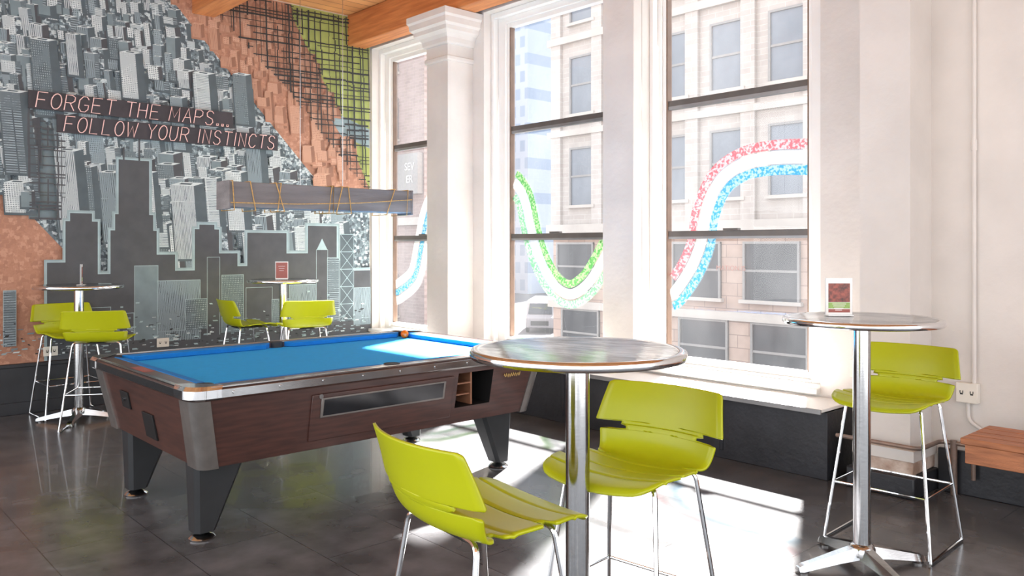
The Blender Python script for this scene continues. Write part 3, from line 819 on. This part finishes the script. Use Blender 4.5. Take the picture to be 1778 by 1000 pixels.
places = [
 ((-1.67,1.42), face_rot(0.10,1), 'lime green plastic stool, chrome frame, at a steel bar table'),
 ((-1.70,2.07), face_rot(0.10,-1), 'lime green plastic stool tucked under a round steel table'),
 ((-1.63,3.91), face_rot(0.04,-1), 'lime green plastic stool on chrome legs beside the window wall'),
 ((-7.44,1.86), face_rot(1,0.05), 'lime green plastic stool beside the mural wall'),
 ((-6.80,1.92), face_rot(-0.80,0.45), 'lime green plastic stool at a round table by the mural'),
 ((-7.18,3.28), face_rot(0.02,0.3), 'lime green plastic stool behind the pool table by the mural'),
 ((-6.76,3.62), face_rot(-0.95,0.25), 'lime green plastic stool behind the pool table, facing its table')]
for i, (p, r, lab) in enumerate(places):
    s = st if i == 0 else copy_tree(st)
    s.location = (p[0], p[1], 0); s.rotation_euler = (0, 0, r)
    tag(s, lab, 'stool', 'lime green bar stools')

# ------------------------------------------------------------------ round bar tables
def table_master():
    root = empty('bar_table')
    b = MB(); R = 0.325
    prof = [(0.001,1.045),(R-0.02,1.045),(R-0.004,1.048),(R,1.054),(R,1.067),(R-0.005,1.073),(R-0.016,1.0755),(R-0.028,1.073),(0.001,1.073)]
    b.lathe(prof, n=64, ms=[0,1,1,1,1,1,1,0])
    b.obj('tabletop', [M['steeltop'], M['chrome']], root, smooth=40)
    b = MB(); b.lathe([(0.036,0.09),(0.036,1.03),(0.08,1.032),(0.10,1.045)], n=32); b.obj('pole', M['alu'], root)
    b = MB(); b.lathe([(0.055,0.055),(0.055,0.085),(0.045,0.10),(0.036,0.105)], n=32)
    for k in range(4):
        a = math.radians(45+90*k); c, s = math.cos(a), math.sin(a)
        loops = []
        for d, wd, z0, z1 in [(0.03,0.035,0.045,0.095),(0.12,0.03,0.035,0.075),(0.24,0.024,0.016,0.046),(0.29,0.026,0.010,0.034),(0.305,0.02,0.010,0.026)]:
            loops.append([(c*d-s*e, s*d+c*e, z) for e, z in [(-wd,z0),(wd,z0),(wd*0.6,z1),(-wd*0.6,z1)]])
        b.loft(loops)
        b.lathe([(0.022,0.0),(0.024,0.012)], (c*0.275, s*0.275), 16)
    b.obj('base', M['alu'], root, smooth=50)
    return root
tm = table_master()
for i, (p, r, lab) in enumerate([((-1.682,1.806), 0.2, 'round stainless steel bar table between two lime stools'),
        ((-1.581,3.487), 0.25, 'round steel bar table holding a menu card near the windows'),
        ((-7.13,1.85), 0.3, 'round steel bar table near the mural'),
        ((-7.08,3.58), 0.1, 'round steel bar table behind the pool table')]):
    t = tm if i == 0 else copy_tree(tm)
    t.location = (*p, 0); t.rotation_euler = (0, 0, r)
    tag(t, lab, 'table', 'round bar tables')

def card(loc, rot, lab, red=False):
    root = tag(empty('menu_holder', (loc[0], loc[1], 1.0755), rot), lab, 'menu holder')
    b = MB(); b.box(-0.055,0.055,-0.03,0.03,0,0.004); b.box(-0.058,0.058,-0.004,-0.002,0.004,0.165); b.box(-0.058,0.058,0.002,0.004,0.004,0.165)
    b.obj('stand', M['acrylic'], root)
    b = MB(); y = -0.0045
    b.box(-0.055,0.055,y-0.0005,y,0.008,0.162,0)
    y -= 0.001
    if red:
        b.box(-0.052,0.052,y-0.0005,y,0.012,0.156,2)
    else:
        b.box(-0.047,0.047,y-0.0005,y,0.06,0.142,1); b.box(-0.047,0.047,y-0.0005,y,0.032,0.058,3); b.box(-0.047,0.047,y-0.0005,y,0.014,0.029,2)
    y -= 0.001
    for k in range(3 if red else 4):
        b.box(-0.030+0.004*k,0.030-0.006*k,y-0.0003,y,0.05-0.009*k if not red else 0.12-0.02*k,0.053-0.009*k if not red else 0.123-0.02*k,0)
    b.obj('menu_card', [M['cardwhite'], M['carddark'], M['cardred'], M['cardgreen']], root)
card((-1.69,3.50), math.radians(46), 'clear stand with a dark food menu card on the steel table')
card((-7.05,3.55), math.radians(60), 'clear stand with a reddish-brown menu card on the far table', True)
card((-7.10,1.86), math.radians(160), 'clear menu stand turned edge-on on a steel table')

# ------------------------------------------------------------------ bench, outlets, pipes
bench = tag(empty('bench', (-0.3, 4.45, 0)), 'low slatted brown wooden bench against the cream wall', 'bench')
b = MB()
for k in range(4): b.box(-1.15, 1.6, -0.2+k*0.104, -0.2+k*0.104+0.094, 0.43, 0.46)
b.obj('slatted_seat', M['wood'], bench, bevel=0.004)
b = MB(); b.box(-1.13, 1.58, -0.195, -0.17, 0.34, 0.43); b.box(-1.13, 1.58, 0.17, 0.195, 0.34, 0.43); b.box(-1.13,-1.10,-0.17,0.17,0.34,0.43)
b.obj('apron', M['wood'], bench, bevel=0.003)
for x in (-0.5, 0.9):
    b = MB(); b.box(x-0.03, x+0.03, -0.16, -0.10, 0, 0.43); b.obj('leg', M['wood'], bench, bevel=0.003)
    b = MB(); b.box(x-0.03, x+0.03, 0.10, 0.16, 0, 0.43); b.obj('leg', M['wood'], bench, bevel=0.003)

def outlet(loc, axis, lab, conduit=False):
    root = tag(empty('power_outlet', loc), lab, 'outlet')
    b = MB()
    if axis == 'y': b.box(-0.055,0.055,-0.045 if conduit else -0.008,0,-0.055,0.055)
    else: b.box(0,0.008,-0.055,0.055,-0.04,0.04)
    b.obj('outlet_plate', M['outlet'], root, bevel=0.003)
    for s in (-0.026, 0.026):
        b = MB()
        yy = -0.0465 if conduit else -0.0095
        for d in (-0.007, 0.007):
            if axis == 'y': b.box(s+d-0.002, s+d+0.002, yy, yy+0.003, -0.002, 0.012)
            else: b.box(0.007, 0.0095, s+d-0.002, s+d+0.002, -0.002, 0.012)
        if axis == 'y': b.box(s-0.007, s+0.007, yy, yy+0.003, -0.010, -0.002)
        else: b.box(0.007, 0.0095, s-0.007, s+0.007, -0.010, -0.002)
        b.obj('socket', M['black'], root)
    if conduit:
        b = MB(); b.tube([(0.03,-0.018,0.055),(0.03,-0.018,2.95)], 0.011, 10); b.tube([(0.03,-0.018,1.34),(0.03,-0.018,1.40)], 0.015, 10)
        b.tube(fillet([(0.0,-0.018,-0.055),(0.0,-0.018,-0.16),(0.08,-0.018,-0.20),(0.10,-0.018,-0.30)],0.05), 0.010, 10)
        b.obj('conduit', M['wall'], root)
outlet((-1.64, YW, 0.57), 'y', 'surface-mounted outlet box with painted conduit on the cream wall', True)
outlet((-2.26, YW, 0.63), 'y', 'small white outlet plate beside the window')
outlet((XW+MURAL_T, 1.78, 0.50), 'x', 'white outlet plate at the foot of the mural')
outlet((XW+MURAL_T, 2.70, 0.50), 'x', 'white outlet plate at the foot of the mural')

pipe = MB()
for z, y in ((0.285, 4.60),):
    pipe.tube(fillet([(-2.235, y, z), (-1.77, y, z), (-1.77, YW-0.06, z), (-1.60, YW-0.06, z), (-1.60, YW-0.06, 0.1)], 0.05), 0.012, 10)
pipe.tube([(-1.70, YW-0.06, 0.0), (-1.70, YW-0.06, 0.30)], 0.018, 12)
tag(pipe.obj('heating_pipe', M['pipe']), 'old copper heating pipe wrapped round the pilaster foot', 'pipe')
cp = MB(); cp.tube([(XW+0.02, 3.6, CEIL-0.05), (-3.0, 3.6, CEIL-0.05)], 0.014, 8); cp.tube([(-5.2,3.6,CEIL-0.05),(-5.2,3.6,CEIL)],0.012,8)
tag(cp.obj('ceiling_conduit', M['black']), 'black conduit running under the plank ceiling', 'conduit')

# ------------------------------------------------------------------ outside
M['fac'] = brickmat('pale_brick', (168, 158, 151), (160, 149, 142), (174, 165, 158), 0.6, 0.2, 0.012, 0.8, 'XZ', 0.1, noisec=0.12)
M['tile'] = brickmat('cream_terracotta_tile', (166, 142, 128), (154, 128, 114), (126, 104, 94), 0.9, 0.45, 0.014, 0.6, 'XZ', 0.1, noisec=0.15)
M['stone'] = mat('stone_band', (168, 158, 150), 0.8, var=0.1, vscale=1)
M['fwin'] = mat('street_window_glass', (106, 110, 118), 0.3, var=0.2, vscale=1)
M['shop'] = mat('dark_shop_glass', (38, 38, 44), 0.3, var=0.3, vscale=1)
M['frame'] = mat('street_window_frame', (126, 121, 118), 0.6, var=0.1)
M['brick2'] = brickmat('weathered_brick', (140, 120, 114), (130, 110, 104), (146, 128, 122), 0.5, 0.16, 0.01, 0.8, 'XZ', 0.1, noisec=0.1)
M['asph'] = mat('asphalt', (76, 75, 78), 0.85, var=0.15, vscale=0.6)
M['tower'] = brickmat('pale_blue_tower', (110, 124, 142), (98, 113, 133), (130, 140, 154), 1.4, 1.8, 0.35, 0.6, 'XZ', 0, noisec=0.05)
GZ = -3.5
b = MB(); b.box(-90, 20, 5.4, 90, GZ-0.2, GZ)
tag(b.obj('street', M['asph'], smooth=0), 'grey asphalt street outside the windows', 'street', kind='structure')
b = MB(); b.box(-24.2, 10, 21.5, 25, GZ, GZ+0.15)
tag(b.obj('sidewalk', M['stone'], smooth=0), 'pale concrete sidewalk across the street', 'sidewalk', kind='structure')

bA = tag(empty('building', (-13, 25, GZ)), 'pale brick and terracotta office building across the street', 'building')
b = MB()
def lbox(x0,x1,y0,y1,z0,z1,m): b.box(x0+13,x1+13,y0-25,y1-25,z0-GZ,z1-GZ,m)
lbox(-24.7,4,25,35,2.2,14,0); lbox(-24.7,4,25,35,GZ,2.2,1)
lbox(-24.9,4,24.75,25,1.95,2.3,2); lbox(-24.9,4,24.85,25,-1.2,-0.9,2); lbox(-24.9,4,24.8,25,6.0,6.25,2); lbox(-24.9,4,24.8,25,9.9,10.2,2)
for k in range(13):
    x = -24.7+2.3*k; lbox(x,x+0.55,24.85,25,2.3,14,0)
b.obj('facade', [M['fac'], M['tile'], M['stone']], bA, smooth=0)
def fwin(w, h, dark, parent, name='window'):
    b = MB(); b.box(-w/2,w/2,-0.04,0.02,0,h,0)
    for x in (-w/2, w/2-0.08): b.box(x, x+0.08, -0.1, 0.02, 0, h, 1)
    b.box(-w/2,w/2,-0.1,0.02,h-0.08,h,1); b.box(-w/2-0.1,w/2+0.1,-0.2,0.02,-0.12,0,2); b.box(-w/2,w/2,-0.08,0.02,h/2-0.04,h/2+0.04,1)
    return b.obj(name, [M['shop' if dark else 'fwin'], M['frame'], M['stone']], parent, smooth=0)
w1 = fwin(1.35, 2.4, False, bA); first = True
for x in [-23.0+2.3*k for k in range(11)]:
    for z in (3.1, 6.9, 10.7):
        o = w1 if first else w1.copy()
        if not first: COL.objects.link(o); o.parent = bA
        first = False; o.location = (x+13, -0.0, z-GZ)
w2 = fwin(2.1, 2.0, True, bA, 'shop_window'); first = True
for k in range(9):
    x = -23.4+3.0*k
    for z, s in ((-0.45,1),(-3.2,0.9)):
        o = w2 if first else w2.copy()
        if not first: COL.objects.link(o); o.parent = bA
        first = False; o.location = (x+13+(0.3 if z < -1 else 0), 0, z-GZ)
text_mesh('sign_lettering', 'MATION IS', 0.24, mat('orange_sign_paint', (150, 92, 76), 0.6, var=0.05), bA, (-15.9+13, -0.12, 0.62-GZ), (math.pi/2, 0, 0))

bB = tag(empty('building', (-48, 25, GZ)), 'weathered brick building on the far street corner', 'building')
b = MB(); b.box(-16,14,0,3,0,20,0); b.box(-16,14.1,-0.2,0,6.0,6.4,1)
b.obj('facade', [M['brick2'], M['stone']], bB, smooth=0)
w3 = fwin(1.4, 2.2, False, bB); first = True
for k in range(9):
    for z in (1.2, 10.6, 14.2):
        o = w3 if first else w3.copy()
        if not first: COL.objects.link(o); o.parent = bB
        first = False; o.location = (-13+3*k, 0, z)
b = MB(); b.box(11.4,13.9,-0.35,-0.0,7.6,9.7); b.obj('sign_panel', M['frame'], bB)
sw = mat('white_sign_paint', (192,188,186), 0.5, var=0.03)
text_mesh('sign_lettering', 'SEV', 0.55, sw, bB, (13.2,-0.37,9.0), (math.pi/2,0,0)); text_mesh('sign_lettering', 'ER', 0.55, sw, bB, (13.2,-0.37,8.35), (math.pi/2,0,0))
b = MB(); b.box(-5,5,-5,5,0,40)
o = b.obj('building', M['tower'], loc=(-66, 63, GZ), smooth=0); tag(o, 'tall pale blue-grey high-rise at the end of the street', 'building')
b = MB(); b.box(-7,7,-6,6,0,17)
o = b.obj('building', M['fac'], loc=(-72, 47, GZ), smooth=0); tag(o, 'pale low building along the side street', 'building')

van = tag(empty('van', (-34.3, 33.9, GZ), math.radians(40)), 'white delivery van parked in the side street', 'van')
b = MB(); W = 0.80
prof = [(-2.4,0.3),(-2.4,0.85),(-2.15,1.05),(-1.7,1.70),(-1.4,1.82),(2.3,1.82),(2.4,1.6),(2.4,0.3)]
b.loft([[(-W,y,z) for y,z in prof],[(W,y,z) for y,z in prof]])
b.obj('body', mat('grey_white_van_paint', (112,112,116), 0.5, var=0.05), van, bevel=0.06)
b = MB(); b.face([(-0.68,-2.14,1.07),(0.68,-2.14,1.07),(0.62,-1.76,1.64),(-0.62,-1.76,1.64)])
b.obj('windshield', M['shop'], van, (0,-0.03,0.01), smooth=0)
b = MB(); b.box(-0.5,0.5,-2.43,-2.4,0.45,0.7); b.obj('grille', M['black'], van)
for x in (-0.76,0.76):
    for y in (-1.6,1.5):
        b = MB(); b.tube([(x-0.08,y,0.32),(x+0.08,y,0.32)], 0.32, 20); b.obj('wheel', M['black'], van)

# ------------------------------------------------------------------ light
w = bpy.data.worlds.new('World'); scene.world = w; w.use_nodes = True
nt = w.node_tree; bg = nt.nodes['Background']
tc = nt.nodes.new('ShaderNodeTexCoord'); sp = nt.nodes.new('ShaderNodeSeparateXYZ'); r = nt.nodes.new('ShaderNodeValToRGB')
nt.links.new(tc.outputs['Generated'], sp.inputs[0]); nt.links.new(sp.outputs['Z'], r.inputs['Fac'])
r.color_ramp.elements[0].position = 0.0; r.color_ramp.elements[0].color = (0.98, 0.98, 1.0, 1)
r.color_ramp.elements[1].position = 0.8; r.color_ramp.elements[1].color = (0.74, 0.86, 1.0, 1)
nt.links.new(r.outputs['Color'], bg.inputs['Color']); bg.inputs['Strength'].default_value = 3.1
sl = bpy.data.lights.new('sun', 'SUN'); sl.energy = 92.0; sl.angle = math.radians(2.2); sl.color = (1.0, 0.97, 0.94)
so = bpy.data.objects.new('sun', sl); COL.objects.link(so); so.location = (-10, 20, 20)
e = math.radians(47)
hz = Vector((0.43, -0.903, 0)).normalized()
d = Vector((hz.x*math.cos(e), hz.y*math.cos(e), -math.sin(e)))
so.rotation_euler = d.to_track_quat('-Z', 'Y').to_euler()

# ------------------------------------------------------------------ camera
cam = bpy.data.cameras.new('camera'); co = bpy.data.objects.new('camera', cam); COL.objects.link(co)
co.location = (0, 0, 1.38); co.rotation_euler = (math.radians(90), 0, math.radians(47.55))
cam.sensor_width = 36; cam.lens = 1420/1778*36; cam.shift_y = -72/1778; cam.clip_end = 500
scene.camera = co
